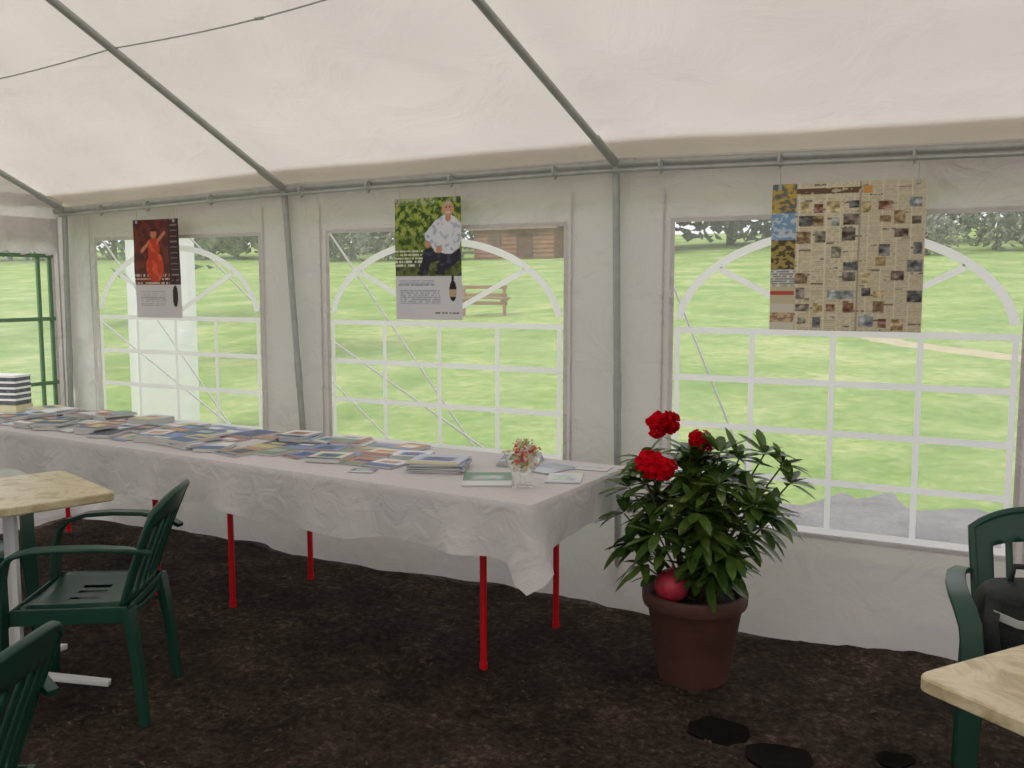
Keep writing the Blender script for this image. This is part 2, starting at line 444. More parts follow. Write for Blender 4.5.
for hx,hy,r in HOLES:
    vs=[(hx,hy,fz(hx,hy)+.006)];fs=[]
    for ring in range(1,9):
        for k in range(36):
            a=2*math.pi*k/36; rr=r*1.0*ring/8*(1+.07*noise.noise(Vector((math.cos(a)*2,math.sin(a)*2,hx))))
            x=hx+rr*math.cos(a)*1.05;y=hy+rr*math.sin(a); vs.append((x,y,fz(x,y)+.007))
    for k in range(36): fs.append((0,1+k,1+(k+1)%36))
    for ring in range(7):
        for k in range(36): a=1+ring*36; fs.append((a+k,a+36+k,a+36+(k+1)%36,a+(k+1)%36))
    mb.add(vs,fs)
mb.obj('dark_hollows',[M_hole],True,parent=floor)  # darker soil disc following the floor inside each hollow
def hz(x,y):
    h=.08*max(0,y-2)+ (.05*noise.noise(Vector((x*.25,y*.25,0)))*min(1,max(0,y-1)/3))
    return h-.03
mb=MB()
gx=[-110+4*i for i in range(25)]+[-12+.5*i for i in range(48)]+[12,14,17,21,26,32,40,50]
gy=[-12,-7,-3,0,.15,.5,.8]+[1.2+.4*i for i in range(30)]+[13.5,15,17,19,22,26,30,35,40,46,54,62,72]
for x in gx:
    for y in gy: mb.v.append((x,y,hz(x,y)-(.14 if y<=.2 and y>-8 else 0)))
for i in range(len(gx)-1):
    for j in range(len(gy)-1):
        a=i*len(gy)+j; mb.f.append((a,a+len(gy),a+len(gy)+1,a+1)); mb.m.append(0)
lawn=mb.obj('lawn',[M_grass],True)
def strip(name,pts,w,mat,dz=.03):
    mb=MB(); full=[]
    for a,b in zip(pts[:-1],pts[1:]):
        for t in range(16): full.append((a[0]+(b[0]-a[0])*t/16,a[1]+(b[1]-a[1])*t/16))
    full.append(pts[-1]); n=len(full)
    for i,p in enumerate(full):
        q0,q1=full[max(0,i-1)],full[min(n-1,i+1)]; tx,ty=q1[0]-q0[0],q1[1]-q0[1]; l=math.hypot(tx,ty)
        ww=w*(1+.5*noise.noise(Vector((i*.3,0,0))))*min(1,.15+i/8)
        for k in(-1,-.5,0,.5,1):
            x=p[0]-ty/l*ww/2*k; y=p[1]+tx/l*ww/2*k; mb.v.append((x,y,hz(x,y)+dz-(.02 if abs(k)==1 else 0)))
    for i in range(n-1):
        for k in range(4): a=i*5+k; mb.f.append((a,a+1,a+6,a+5)); mb.m.append(0)
    mb.obj(name,[mat],True)
strip('gravel_path',[(.0,1.9),(1.0,1.75),(2.4,1.4),(5,1.1)],1.7,M_gravel,.025)
strip('footpath',[(-.6,11.2),(.1,10.3),(1.5,9.3),(3.5,8.4),(8,7.5)],.4,M_path,.02)

mb=MB()
for a,b in [((-1.9,.08,1.97),(-.71,.65,0)),((-1.9,.06,1.27),(.07,.45,0)),((0,.08,1.97),(.66,.68,0)),((-3.68,.08,1.92),(-2.6,.7,0)),((-3.68,.08,1.3),(-1.9,.5,0)),((-2.9,.08,1.85),(-1.3,.9,0)),((2,.08,1.95),(2.9,.7,0))]:
    mb.tube([a,b],.006,6); mb.tube([(b[0],b[1],-.05),(b[0]-.02,b[1]+.04,.08)],.009,6)
mb.obj('guy_ropes',[M_rope])

e=empty('wooden_cabin',(-19.5,37,hz(-20,38))); 
mb=MB(); mb.box((0,0,.55),(4.2,3,1.5))
for k in range(7): mb.box((0,-1.5,-.05+k*.2),(4.24,.08,.12))
mb.obj('timber_shell',[M_woodr],parent=e)
mb=MB(); mb.add([(-2.4,-1.8,1.25),(2.4,-1.8,1.25),(2.4,0,2.2),(-2.4,0,2.2),(-2.4,1.8,1.25),(2.4,1.8,1.25),(-2.4,-1.8,1.15),(2.4,-1.8,1.15)],[(0,1,2,3),(3,2,5,4),(6,7,1,0),(0,3,4),(1,5,2)])
mb.obj('pitched_roof',[M_roofh],parent=e)
mb=MB(); mb.box((.6,-1.55,.45),(.8,.06,1.0)); mb.box((-1,-1.55,.65),(.7,.06,.5)); mb.obj('dark_openings',[M_dkwood],parent=e)
e=empty('white_cottage',(6.5,46,hz(6.5,46)))
mb=MB(); mb.box((0,0,1),(5,4,2.2)); mb.obj('rendered_shell',[M_white],parent=e)
mb=MB(); mb.add([(-2.8,-2.3,2.05),(2.8,-2.3,2.05),(2.8,0,3.5),(-2.8,0,3.5),(-2.8,2.3,2.05),(2.8,2.3,2.05)],[(0,1,2,3),(3,2,5,4),(0,3,4),(1,5,2)]); mb.obj('slate_roof',[M_roofh],parent=e)
mb=MB(); mb.box((0,-2.02,.8),(.9,.05,1.8)); mb.box((-1.6,-2.02,1.2),(.8,.05,.8)); mb.box((1.6,-2.02,1.2),(.8,.05,.8)); mb.obj('dark_openings',[M_tin],parent=e)
e=empty('picnic_bench',(-7.97,12.66,hz(-7.97,12.66)),.3)
mb=MB()
for x in(-.42,.42):
    mb.box((x,0,.3),(.06,.06,.6)); mb.box((x,0,.33),(.05,.6,.05))
for z in(.58,.42,.26): mb.box((0,0,z),(.95,.04,.07))
for y in(-.28,.28): mb.box((0,y,.36),(.95,.16,.03))
mb.obj('planks',[M_wood],parent=e)
e=empty('portable_cabin',(-5.66,2.45,hz(-5.66,2.45)),.85)
mb=MB(); mb.box((0,0,.95),(.60,.50,1.9)); mb.obj('body',[M_white],parent=e)
mb=MB(); mb.box((0,0,1.93),(.66,.56,.06)); mb.box((0,-.26,.95),(.46,.02,1.7)); mb.box((.17,-.28,.95),(.03,.03,.12)); mb.obj('door_and_roof',[M_white],parent=e)
def tree(name,x,y,h,r,seed,trunk=.12,mat=M_fol,cz=.65,rz=.35,nl=420):
    rnd=random.Random(seed); z=hz(x,y); e=empty(name,(x,y,z))
    mb=MB(); mb.tube([(0,0,-.02),(.05*h*.1,0,h*.35),(.02*h,.02*h,h*.8)],[trunk,trunk*.75,trunk*.3],8)
    for k in range(7):
        a=rnd.uniform(0,6.28); z0=h*rnd.uniform(.3,.6); q=Vector((r*.7*math.cos(a),r*.7*math.sin(a),z0+h*.25))
        mb.tube([(0,0,z0),q*.6+Vector((0,0,z0*.4)),q],[trunk*.4,trunk*.25,trunk*.1],5)
    mb.obj('trunk',[M_bark],True,parent=e)
    lf=MB()
    for k in range(nl):
        a=rnd.uniform(0,6.28); zz=rnd.uniform(-1,1); rr=rnd.uniform(.45,1)
        c=Vector((r*rr*math.cos(a)*math.sqrt(1-zz*zz),r*rr*math.sin(a)*math.sqrt(1-zz*zz),h*cz+h*rz*zz*rr))
        c+=Vector([rnd.gauss(0,r*.08) for _ in range(3)])
        s=r*rnd.uniform(.07,.16); d=Vector([rnd.gauss(0,1) for _ in range(3)]).normalized(); d2=d.cross(Vector((0.1,.3,1))).normalized()
        lf.add([c-d*s,c+d2*s*.6,c+d*s,c-d2*s*.6,c+d.cross(d2)*s*.4],[(0,1,4),(1,2,4),(2,3,4),(3,0,4)])
    lf.obj('foliage',[mat],parent=e)
k=0
x=-100
while x<36:
    k+=1
    y=45+4*math.sin(x*1.3)
    tree('tree',x,y,7.2+1.8*math.sin(x*2.7),3.4+.6*math.sin(x*5.3),k,.2,M_fol if k%3 else M_fol2,.5,.52,640)
    x+=3.4 if x>-45 else 5
for i,(x,y,h,r) in enumerate([(-23.5,35,2.4,1.6),(-27,36,3.0,2),(-33,37,2.6,2),(-14.5,38,2.6,1.7),(-4,36,2.4,1.5),(-1.6,34,1.7,1.2),(.6,37,2.6,1.6),(8.5,33,2.2,1.3),(11,35,2.8,1.7),(4.6,38,2.2,1.3),(-30,36,2.2,1.9),(-2.8,37.5,2.6,1.6),(2.2,36,2.0,1.3),(13,37,3,1.9)]):
    tree('shrub',x,y,h,r,200+i,.06,M_fol2 if i%2 else M_fol,.5,.5,380)
tree('tree',-9.6,6.2,4.2,1.5,91,.09)
tree('tree',-16,9.5,5,1.9,92,.12)

# ---------------------------------------------------------------- posters
def poster(name,a,b,z0,z1,y,fn,nu,nv,curl=.006):
    e=empty(name)
    mb=MB(); cols=[]; vs=[]; fs=[]
    for i in range(nu+1):
        for j in range(nv+1):
            u=i/nu; v=j/nv
            d=curl*math.sin(u*5+v*2)+curl*noise.noise(Vector((u*3,v*3,a)))
            vs.append((a+(b-a)*u,y-d,z0+(z1-z0)*v)); cols.append(lin(fn(u,v)))
    for i in range(nu):
        for j in range(nv):
            q=i*(nv+1)+j; fs.append((q,q+nv+1,q+nv+2,q+1))
    mb.add(vs,fs,0,cols); mb.obj('printed_sheet',[M_print],True,parent=e)
    h=MB()
    for x in (a+.03,b-.03):
        h.tube([(x,y-.004,ez(x)-.069),(x,y-.004,z1-.015)],.0015,5); h.box((x,y-.004,z1-.012),(.014,.012,.018))
    h.obj('hanging_clips',[M_metal],parent=e)
nz=lambda u,v,s,k=0: noise.noise(Vector((u*s,v*s*1.5,k*7.3)))
def text(u,v,f=50,dens=.75):
    return (v*f)%1<.5 and noise.noise(Vector((u*45,math.floor(v*f)*3.7,5)))>-dens*.3
def ell(u,v,cu,cv,ru,rv): return ((u-cu)/ru)**2+((v-cv)/rv)**2<1
def seg(u,v,x0,y0,x1,y1,w):
    dx,dy=x1-x0,y1-y0; t=max(0,min(1,((u-x0)*dx+(v-y0)*dy)/(dx*dx+dy*dy)))
    return math.hypot(u-x0-t*dx,(v-y0-t*dy)*1.5)<w
def p2(u,v):
    if v<.36:
        if ell(u,v,.86,.24,.055,.085) or (abs(u-.86)<.02 and .3<v<.44): return (40,28,26) if not(.19<v<.25) else (190,170,130)
        if .28<v<.33 and .05<u<.6 and text(u,v,60): return (150,150,158)
        if .12<v<.25 and .08<u<.68 and text(u,v,55): return (178,178,186)
        if .04<v<.065 and .6<u<.95 and text(u,v,40): return (120,70,60)
        return (222,222,228)
    # man seated outdoors among the vines
    if ell(u,v,.80,.905,.092,.060):
        if v>.945: return (196,186,172)
        if abs(v-.918)<.007 and (abs(u-.77)<.014 or abs(u-.83)<.014): return (90,60,50)
        if abs(v-.878)<.006 and abs(u-.80)<.03: return (235,225,220)
        return (212,160,132)
    if seg(u,v,.80,.87,.80,.83,.045): return (200,148,120)
    if ell(u,v,.66,.58,.045,.03) or ell(u,v,.49,.62,.045,.028): return (206,152,124)
    if seg(u,v,.64,.78,.51,.69,.065) or seg(u,v,.51,.69,.63,.59,.055) or seg(u,v,.95,.76,.92,.62,.06) or seg(u,v,.92,.61,.72,.58,.05):
        return (226,228,238) if nz(u,v,16)<.2 else (186,192,212)
    if ell(u,v,.79,.70,.22,.16): 
        return (230,232,240) if nz(u,v,14)<.22 else (194,200,216)
    if seg(u,v,.90,.55,.50,.53,.085) or seg(u,v,.50,.53,.44,.41,.065) or seg(u,v,.92,.53,.70,.43,.08): return (44,42,58) if nz(u,v,10,2)<.2 else (70,68,86)
    if ell(u,v,.42,.385,.08,.02) or ell(u,v,.68,.39,.08,.02): return (50,36,28)
    if v<.60 and u<.42 and .44<v<.58 and text(u,v,34,.4): return (228,228,218)
    n=nz(u,v,13)+.6*nz(u,v,40,1)
    if v<.47: return (74,84,48) if n<0 else (104,116,66)
    if v>.94 and u<.6: return (176,186,140) if n>0 else (120,138,76)
    if n<-.16: return (62,84,34)
    if n<.14: return (108,134,50)
    return (166,178,84) if v>.7 else (136,152,70)
def p1(u,v):
    if v<.34:
        if u>.76 and ell(u,v,.86,.22,.06,.11): return (40,26,26)
        if .12<v<.28 and .12<u<.66 and text(u,v,50): return (175,170,175)
        return (214,210,214)
    if abs(u-.86)<.025 and v<.42: return (40,26,26)
    if u>.74: return (62,38,44) if (v*18)%1<.8 or abs(u-.87)>.08 else (150,120,115)
    if ell(u,v,.42,.86,.07,.05): return (196,126,96) if v<.88 else (50,28,22)
    if ell(u,v,.42,.70,.12,.12) or ell(u,v,.45,.52,.17,.16): return (196,66,40) if nz(u,v,10)<.15 else (222,92,56)
    if seg(u,v,.5,.78,.66,.86,.03) or seg(u,v,.34,.78,.18,.68,.03): return (206,130,100)
    if v<.46 and text(u,v,26,.3): return (215,190,175)
    n=nz(u,v,8)
    return (112,50,42) if n<0 else (88,38,36)
rp=random.Random(12); pics=[]
for gi in range(8):
    for gj in range(9):
        if rp.random()<.42: continue
        cu=.22+gi*.104+rp.uniform(-.015,.015); cv=.06+gj*.098+rp.uniform(-.02,.02); w=rp.uniform(.024,.05); h=rp.uniform(.02,.042)
        pics.append((cu,cv,w,h,rp.choice([(136,128,116),(150,128,96),(172,146,110),(122,122,124),(104,96,86),(138,140,118),(186,162,122),(150,112,92),(160,166,168),(118,106,94),(196,180,134),(100,98,96)])))
def p3(u,v):
    n=nz(u,v,20)+.5*nz(u,v,50,3)
    if u<.17:
        if v>.62:
            if v>.8: return (196,172,86) if n>0.1 else ((96,110,120) if n<-.15 else (156,134,84))
            return (130,168,205) if n<.1 else (205,215,225)
        if v>.42: return (84,78,54) if n<0 else (176,156,88)
        if v>.3: return (230,228,225) if not text(u,v,60) else (150,150,150)
        if v>.18: return (196,90,72) if .24<v<.27 else (214,205,170)
        if .05<v<.12: return (214,190,150) if n<.1 else (170,136,116)
        return (226,220,204)
    if .15<u<.6 and .925<v<.965: return (110,84,60) if n<.25 else (200,190,160)
    if .6<u<.66 and .92<v<.97: return (222,160,90)
    for cu,cv,w,h,c in pics:
        if abs(u-cu)<w and abs(v-cv)<h: return tuple(max(0,min(255,x+90*n)) for x in c)
    colm=(u*11)%1
    if colm<.08: return (232,224,200)
    if abs(u-.585)<.005: return (170,160,140)
    base=(226,215,186) if u<.58 else (218,206,180)
    if (v*6+math.floor(u*11)*.37)%1<.06: return (124,114,100) if n>-.1 else base
    if text(u,v,75,.5): return (198,186,160)
    return base
poster('wine_poster',-1.142,-.763,1.281,1.869,-.1,p2,110,165)
poster('advertising_poster',-3.0,-2.635,1.261,1.826,-.1,p1,80,120)
poster('newspaper_clippings_poster',.70,1.27,1.27,1.849,-.1,p3,170,180)

# ---------------------------------------------------------------- trestle tables & cloth
TZ=.73
FR=[(.215,-1.28),(-3.62,-1.03)]; BK=[(.25,-.50),(-3.62,-.40)]
def leg_tbl(name,xa,xb,legs):
    e=empty(name)
    mb=MB()
    def fy(x,E): t=(x-E[0][0])/(E[1][0]-E[0][0]); return E[0][1]+(E[1][1]-E[0][1])*t
    m=.012
    vs=[]
    for z in (TZ-.035,TZ-.006):
        vs+=[(xa,fy(xa,FR)+m,z),(xb,fy(xb,FR)+m,z),(xb,fy(xb,BK)-m,z),(xa,fy(xa,BK)-m,z)]
    mb.add(vs,[(3,2,1,0),(4,5,6,7),(0,1,5,4),(1,2,6,5),(2,3,7,6),(3,0,4,7)]); mb.obj('table_board',[M_board],parent=e)
    mb=MB()
    for x,y in legs:
        mb.tube([(x,y,-.012),(x,y,.02)],.016,14); mb.tube([(x,y,.0),(x,y,TZ-.035)],.0135,14)
    (x0,y0),(x1,y1),(x2,y2),(x3,y3)=legs
    mb.tube([(x0,y0,.62),(x1,y1,.62)],.010,8); mb.tube([(x2,y2,.62),(x3,y3,.62)],.010,8)
    o=mb.obj('red_legs',[M_red],parent=e); autosmooth(o)
    return e
leg_tbl('trestle_table',-1.74,.2,[(-.135,-.99),(-.084,-.46),(-1.507,-.90),(-1.447,-.43)])
leg_tbl('trestle_table',-3.6,-1.76,[(-1.93,-.95),(-1.95,-.46),(-3.28,-.90),(-3.277,-.42)])
cor=[Vector((FR[1][0],FR[1][1])),Vector((FR[0][0],FR[0][1])),Vector((BK[0][0],BK[0][1])),Vector((BK[1][0],BK[1][1]))]
per=[]
for i in range(4):
    a=cor[i];b=cor[(i+1)%4]; L=(b-a).length; n=max(10,int(L/.025)); d=(b-a)/L; nr=Vector((d.y,-d.x))
    for k in range(n):
        t=(k+.5)/n; p=a+(b-a)*t
        dc=min(t*L,(1-t)*L)
        per.append([p,nr,dc,i,t*L])
n=len(per); nrs=[]
for i in range(n):
    v=Vector((0,0))
    for k in(-1,0,1): v+=per[(i+k)%n][1]
    nrs.append(v.normalized())
mb=MB(); rings=14
base=[.205,.155,.15,.2]
for r in range(rings+1):
    q=r/rings
    for i,(p,nr,dc,sd,s) in enumerate(per):
        drop=base[sd]+.014*math.sin(s*5+sd)+.008*math.sin(s*13)
        g=math.exp(-(dc/.06)**2)
        if (sd==0 and s>2) or (sd==1 and s<.3): drop+=.09*g
        else: drop+=.04*g
        g2=math.exp(-((dc-.09)/.035)**2) if (sd in(0,1)) else 0
        w=(.013*math.sin(s*11+sd*2)+.009*math.sin(s*27)+.008*noise.noise(Vector((s*6,sd,0))))
        out=.004+q*(.014+w*q+.045*g*q-.012*g2)
        z=TZ-drop*q
        if r==0: z=TZ; out=0
        if r==1: z=TZ-.012;out=.006
        pp=p+nrs[i]*max(out,.004 if r else 0)
        mb.v.append((pp.x,pp.y,z))
for r in range(rings):
    for i in range(n):
        a=r*n+i;b=r*n+(i+1)%n; mb.f.append((a,a+n,b+n,b)); mb.m.append(0)
NX=90;NYY=16; o=len(mb.v)
for i in range(NX+1):
    t=i/NX; f=cor[0].lerp(cor[1],t); b=cor[3].lerp(cor[2],t)
    for j in range(NYY+1):
        p=f.lerp(b,j/NYY); wr=.0015*noise.noise(Vector((p.x*5,p.y*7,0))) if 0<i<NX and 0<j<NYY else 0
        mb.v.append((p.x,p.y,TZ+wr))
for i in range(NX):
    for j in range(NYY):
        a=o+i*(NYY+1)+j; mb.f.append((a,a+NYY+1,a+NYY+2,a+1)); mb.m.append(0)
mb.obj('white_tablecloth',[M_cloth],True)

# ---------------------------------------------------------------- brochures
def fyl(x,E): t=(x-E[0][0])/(E[1][0]-E[0][0]); return E[0][1]+(E[1][1]-E[0][1])*t
bro=MB(); rb=random.Random(21)
PALA=[(225,228,232),(205,212,222),(140,158,195),(90,112,155),(190,156,124),(205,150,104),(136,154,132),(240,240,235),(76,88,118),(180,188,190),(228,222,205),(80,112,138),(232,234,242),(136,156,200),(170,110,100),(205,192,140),(70,74,84),(222,226,234)]
pal=PALA
def brochure(mb,cx,cy,z,w,h,t,rz,c):
    cr,sr=math.cos(rz),math.sin(rz)
    T=lambda x,y:(cx+x*cr-y*sr,cy+x*sr+y*cr)
    pg=lin((205,205,205))
    vs=[];
    for zz in(z,z+t):
        for x,y in((-w/2,-h/2),(w/2,-h/2),(w/2,h/2),(-w/2,h/2)): a=T(x,y); vs.append((a[0],a[1],zz))
    mb.add(vs,[(3,2,1,0),(0,1,5,4),(1,2,6,5),(2,3,7,6),(3,0,4,7)],0,[pg]*8)
    nu,nv=8,10; ph=rb.randint(1,4); c2=rb.choice(pal); c3=rb.choice(pal); vs=[];fs=[];cs=[]
    for i in range(nu+1):
        for j in range(nv+1):
            a=T(-w/2+w*i/nu,-h/2+h*j/nv); vs.append((a[0],a[1],z+t+.0006))
            if j>=nv-2: k=c
            elif j<=ph: k=c2
            elif 1<i<nu-1 and ph+1<j<nv-2: k=tuple(max(20,min(240,x+rb.randint(-40,40))) for x in c3)
            else: k=c
            cs.append(lin(k))
    for i in range(nu):
        for j in range(nv): q=i*(nv+1)+j; fs.append((q,q+nv+1,q+nv+2,q+1))
    mb.add(vs,fs,0,cs)
x=-3.26
while x<-.56:
    f=fyl(x,FR)+.10; b=fyl(x,BK)-.05; 
    if x>-1.2: f+=.06+(x+1.2)*.10
    rows=3; 
    for r in range(rows):
        cy=f+(b-f)*(r+.5)/rows+rb.uniform(-.02,.02); hh=min(.21,(b-f)/rows*1.02)
        if rb.random()<.03: continue
        ww=rb.choice([.12,.14,.15]); t=rb.choice([.003,.008,.014,.026,.034,.006])
        if x>-1: t*=.5
        rz=rb.uniform(-.25,.35)
        nk=1 if t<.02 else 3
        for kk in range(nk):
            brochure(bro,x+rb.uniform(-.02,.02),cy,TZ+.002+.0008*rb.random()+kk*t/nk,ww,hh*.94,t/nk,rz+kk*rb.uniform(-.12,.12),rb.choice(pal))
    x+=.148
brochure(bro,-.62,-1.08,TZ+.002,.1,.07,.002,.3,(120,130,160))
bro.obj('brochures',[M_print])
st=MB()
for k in range(9):
    brochure(st,-.385+rb.uniform(-.008,.008),-.90+rb.uniform(-.006,.006),TZ+.002+k*.0042,.21,.2,.0035,.35+rb.uniform(-.08,.08),(130,146,186) if k%2 else (195,204,222))
st.obj('brochure_stack',[M_print])
st=MB(); 
pal=[(222,226,226),(205,212,224),(170,190,180)]
for k in range(4): brochure(st,-.16,-.64,TZ+.002+k*.006,.15,.19,.005,.2+.05*k,(120,138,180))
brochure(st,-.11,-1.0,TZ+.002,.18,.24,.004,.5,(110,146,120))
brochure(st,.0,-.70,TZ+.002,.14,.18,.003,-.3,(170,182,200))
brochure(st,.13,-.84,TZ+.002,.13,.18,.002,.35,(228,230,232))
brochure(st,.15,-.61,TZ+.002,.13,.10,.002,.1,(222,222,225))
st.obj('magazines',[M_print])

e=empty('display_box',(-3.50,-.60,TZ+.001),.3)
mb=MB(); mb.box((0,0,.02),(.2,.14,.04)); mb.obj('card_base',[M_yel],parent=e)
mb=MB()
for k in range(5): mb.box((0,0,.054+k*.033),(.19,.13,.024))
mb.obj('grey_cartons',[M_tin],parent=e)
mb=MB()
for k in range(5): mb.box((0,0,.071+k*.033),(.194,.134,.012))
mb.obj('labels',[M_white],parent=e)

e=empty('glass_candy_bowl',(.06,-1.045,TZ+.001))
mb=MB(); mb.lathe([(0,0),(.038,0),(.038,.004),(.012,.01),(.008,.03),(.012,.045),(.04,.058),(.06,.085),(.067,.12),(.069,.125),(.066,.124),(.057,.088),(.038,.064),(0,.054)],seg=40)
mb.obj('goblet',[M_glass],True,parent=e)
mb=MB(); cc=[(225,100,70),(240,240,235),(220,150,90),(200,70,70),(150,180,110),(235,200,120),(240,225,220)]
rc=random.Random(3)
for k in range(110):
    a=rc.uniform(0,6.28); z=rc.uniform(.07,.16); rr=rc.uniform(0,.045 if z<.12 else .066*(1-(z-.12)/.07))
    c=Vector((rr*math.cos(a),rr*math.sin(a),z)); d=Vector([rc.gauss(0,1) for _ in range(3)]).normalized(); s=.012
    d2=d.orthogonal().normalized(); d3=d.cross(d2); cl=lin(rc.choice(cc))
    vs=[c+d*s,c-d*s,c+d2*s*.6,c-d2*s*.6,c+d3*s*.6,c-d3*s*.6,c+d*s*1.8+d2*s*.6,c+d*s*1.8-d2*s*.6,c-d*s*1.8+d3*s*.6,c-d*s*1.8-d3*s*.6]
    mb.add(vs,[(0,2,4),(0,4,3),(0,3,5),(0,5,2),(1,4,2),(1,3,4),(1,5,3),(1,2,5),(0,6,7),(1,8,9)],0,[cl]*10)
mb.obj('wrapped_sweets',[M_print],parent=e)

# ---------------------------------------------------------------- potted rhododendron
e=empty('potted_rhododendron',(.589,-.68,0)); 
mb=MB(); mb.lathe([(0,-.008),(.125,-.008),(.13,.01),(.172,.27),(.176,.275),(.188,.28),(.192,.29),(.194,.325),(.19,.333),(.176,.333),(.172,.32),(.168,.29)],seg=56)
o=mb.obj('terracotta_pot',[M_terr],True,parent=e); autosmooth(o,35)
mb=MB(); 
prof=[(0,.305),(.06,.303),(.12,.3),(.172,.296)]; mb.lathe(prof,seg=40); mb.obj('potting_soil',[M_soil],True,parent=e)
rl=random.Random(11)
stm=MB(); lf=MB()
def leaf(base,d,L,w,droop):
    d=d.normalized(); sd=d.cross(Vector((0,0,1)));
    if sd.length<.1: sd=Vector((1,0,0))
    sd.normalize(); up=sd.cross(d).normalized()
    rows=[(0,.05),(.12,.5),(.32,.9),(.55,1),(.78,.75),(.92,.38),(1,.03)]; vs=[]
    for t,k in rows:
        c=base+d*L*t-Vector((0,0,1))*droop*L*t*t
        vs+=[c-sd*w/2*k+up*.14*w*k,c,c+sd*w/2*k+up*.14*w*k]
    fs=[]
    for i in range(6):
        a=i*3; fs+=[(a,a+1,a+4,a+3),(a+1,a+2,a+5,a+4)]
    lf.add(vs,fs)
tips=[]
for k in range(56):
    while True:
        q=Vector((rl.uniform(-1,1),rl.uniform(-1,1),rl.uniform(-1,1)))
        if .4<q.length<1: break
    t=Vector((q.x*.27,q.y*.22,.60+q.z*.24))
    if t.z<.42: t.x*=.65;t.y*=.6
    tips.append(t)
tips+=[Vector((.29,.06,.81)),Vector((.23,.05,.85)),Vector((.31,.1,.74)),Vector((-.26,-.06,.60)),Vector((-.24,-.06,.70)),Vector((-.22,-.1,.50)),Vector((-.15,-.14,.44)),Vector((.28,-.02,.64)),Vector((-.03,.02,.84)),Vector((.15,0,.83)),Vector((.08,0,.85)),Vector((-.18,-.08,.76)),Vector((-.2,0,.80)),Vector((.05,-.12,.74)),Vector((-.02,-.13,.66))]
for t in tips:
    b=Vector((rl.uniform(-.04,.04),rl.uniform(-.04,.04),.29)); m=b.lerp(t,.5)+Vector((0,0,-.03))
    m.x*=.7;m.y*=.7
    stm.tube([b,m,t],[.006,.0045,.003],5)
    for pos,cnt in((t,10),(m.lerp(t,.6),4)):
        ax=(t-m).normalized(); ph=rl.uniform(0,6.28)
        for i in range(cnt):
            a=ph+i*2*math.pi/cnt+rl.uniform(-.25,.25)
            s1=ax.orthogonal().normalized(); s2=ax.cross(s1)
            d=(s1*math.cos(a)+s2*math.sin(a))*.95+ax*rl.uniform(-.05,.85)
            leaf(pos+d.normalized()*.006,d,rl.uniform(.09,.135),rl.uniform(.031,.043),rl.uniform(.0,.4))
stm.obj('stems',[M_stem],True,parent=e)
lf.obj('leaves',[M_leaf],True,parent=e)
fl=MB(); rf=random.Random(4)
for c,rr in ((Vector((-.145,.0,.935)),.040),(Vector((-.115,.0,.945)),.034),(Vector((-.125,-.15,.815)),.043),(Vector((-.085,-.15,.805)),.038),(Vector((-.01,.04,.885)),.032),(Vector((.015,.04,.87)),.024)):
    for k in range(14):
        z=1-1.7*(k+.5)/14; a=k*2.4; rxy=math.sqrt(max(0,1-z*z)); ax=Vector((rxy*math.cos(a),rxy*math.sin(a),z)).normalized()
        ax=(ax+Vector([rf.gauss(0,.2) for _ in range(3)])).normalized()
        off=ax*rr*rf.uniform(.3,.6); off.z*=.7
        cc0=c+off; s1=ax.orthogonal().normalized(); s2=ax.cross(s1)
        for p in range(5):
            q=p*2*math.pi/5+k*1.1+rf.uniform(-.2,.2); d=s1*math.cos(q)+s2*math.sin(q); sd=ax.cross(d)
            r0=rr*rf.uniform(.6,.95); j1,j2=rf.uniform(-.15,.2),rf.uniform(-.15,.2)
            vs=[cc0,cc0+d*r0*.3+ax*r0*.45-sd*r0*.2,cc0+d*r0*.3+ax*r0*.45+sd*r0*.2,
                cc0+d*r0*.7+ax*r0*(.72+j1)-sd*r0*.42,cc0+d*r0*.7+ax*r0*(.72+j2)+sd*r0*.42,cc0+d*r0*.75+ax*r0*.58,
                cc0+d*r0*1.08+ax*r0*(.55+j1)-sd*r0*.2,cc0+d*r0*1.08+ax*r0*(.55+j2)+sd*r0*.2]
            fl.add(vs,[(0,1,2),(1,3,5),(1,5,2),(2,5,4),(3,6,5),(5,6,7),(5,7,4)])
fl.obj('red_blossoms',[M_petal],True,parent=e)
mb=MB(); pr=[(.0,-.062)]+[(.062*math.cos(math.radians(a)),.062*math.sin(math.radians(a))) for a in range(-80,81,10)]+[(0,.062)]
mb.lathe(pr,seg=28); mb.tube([(0,0,.058),(.004,0,.078)],.004,6)
mb.obj('pink_foil_ball',[M_pink],True,parent=e,loc=(-.06,-.09,.362))

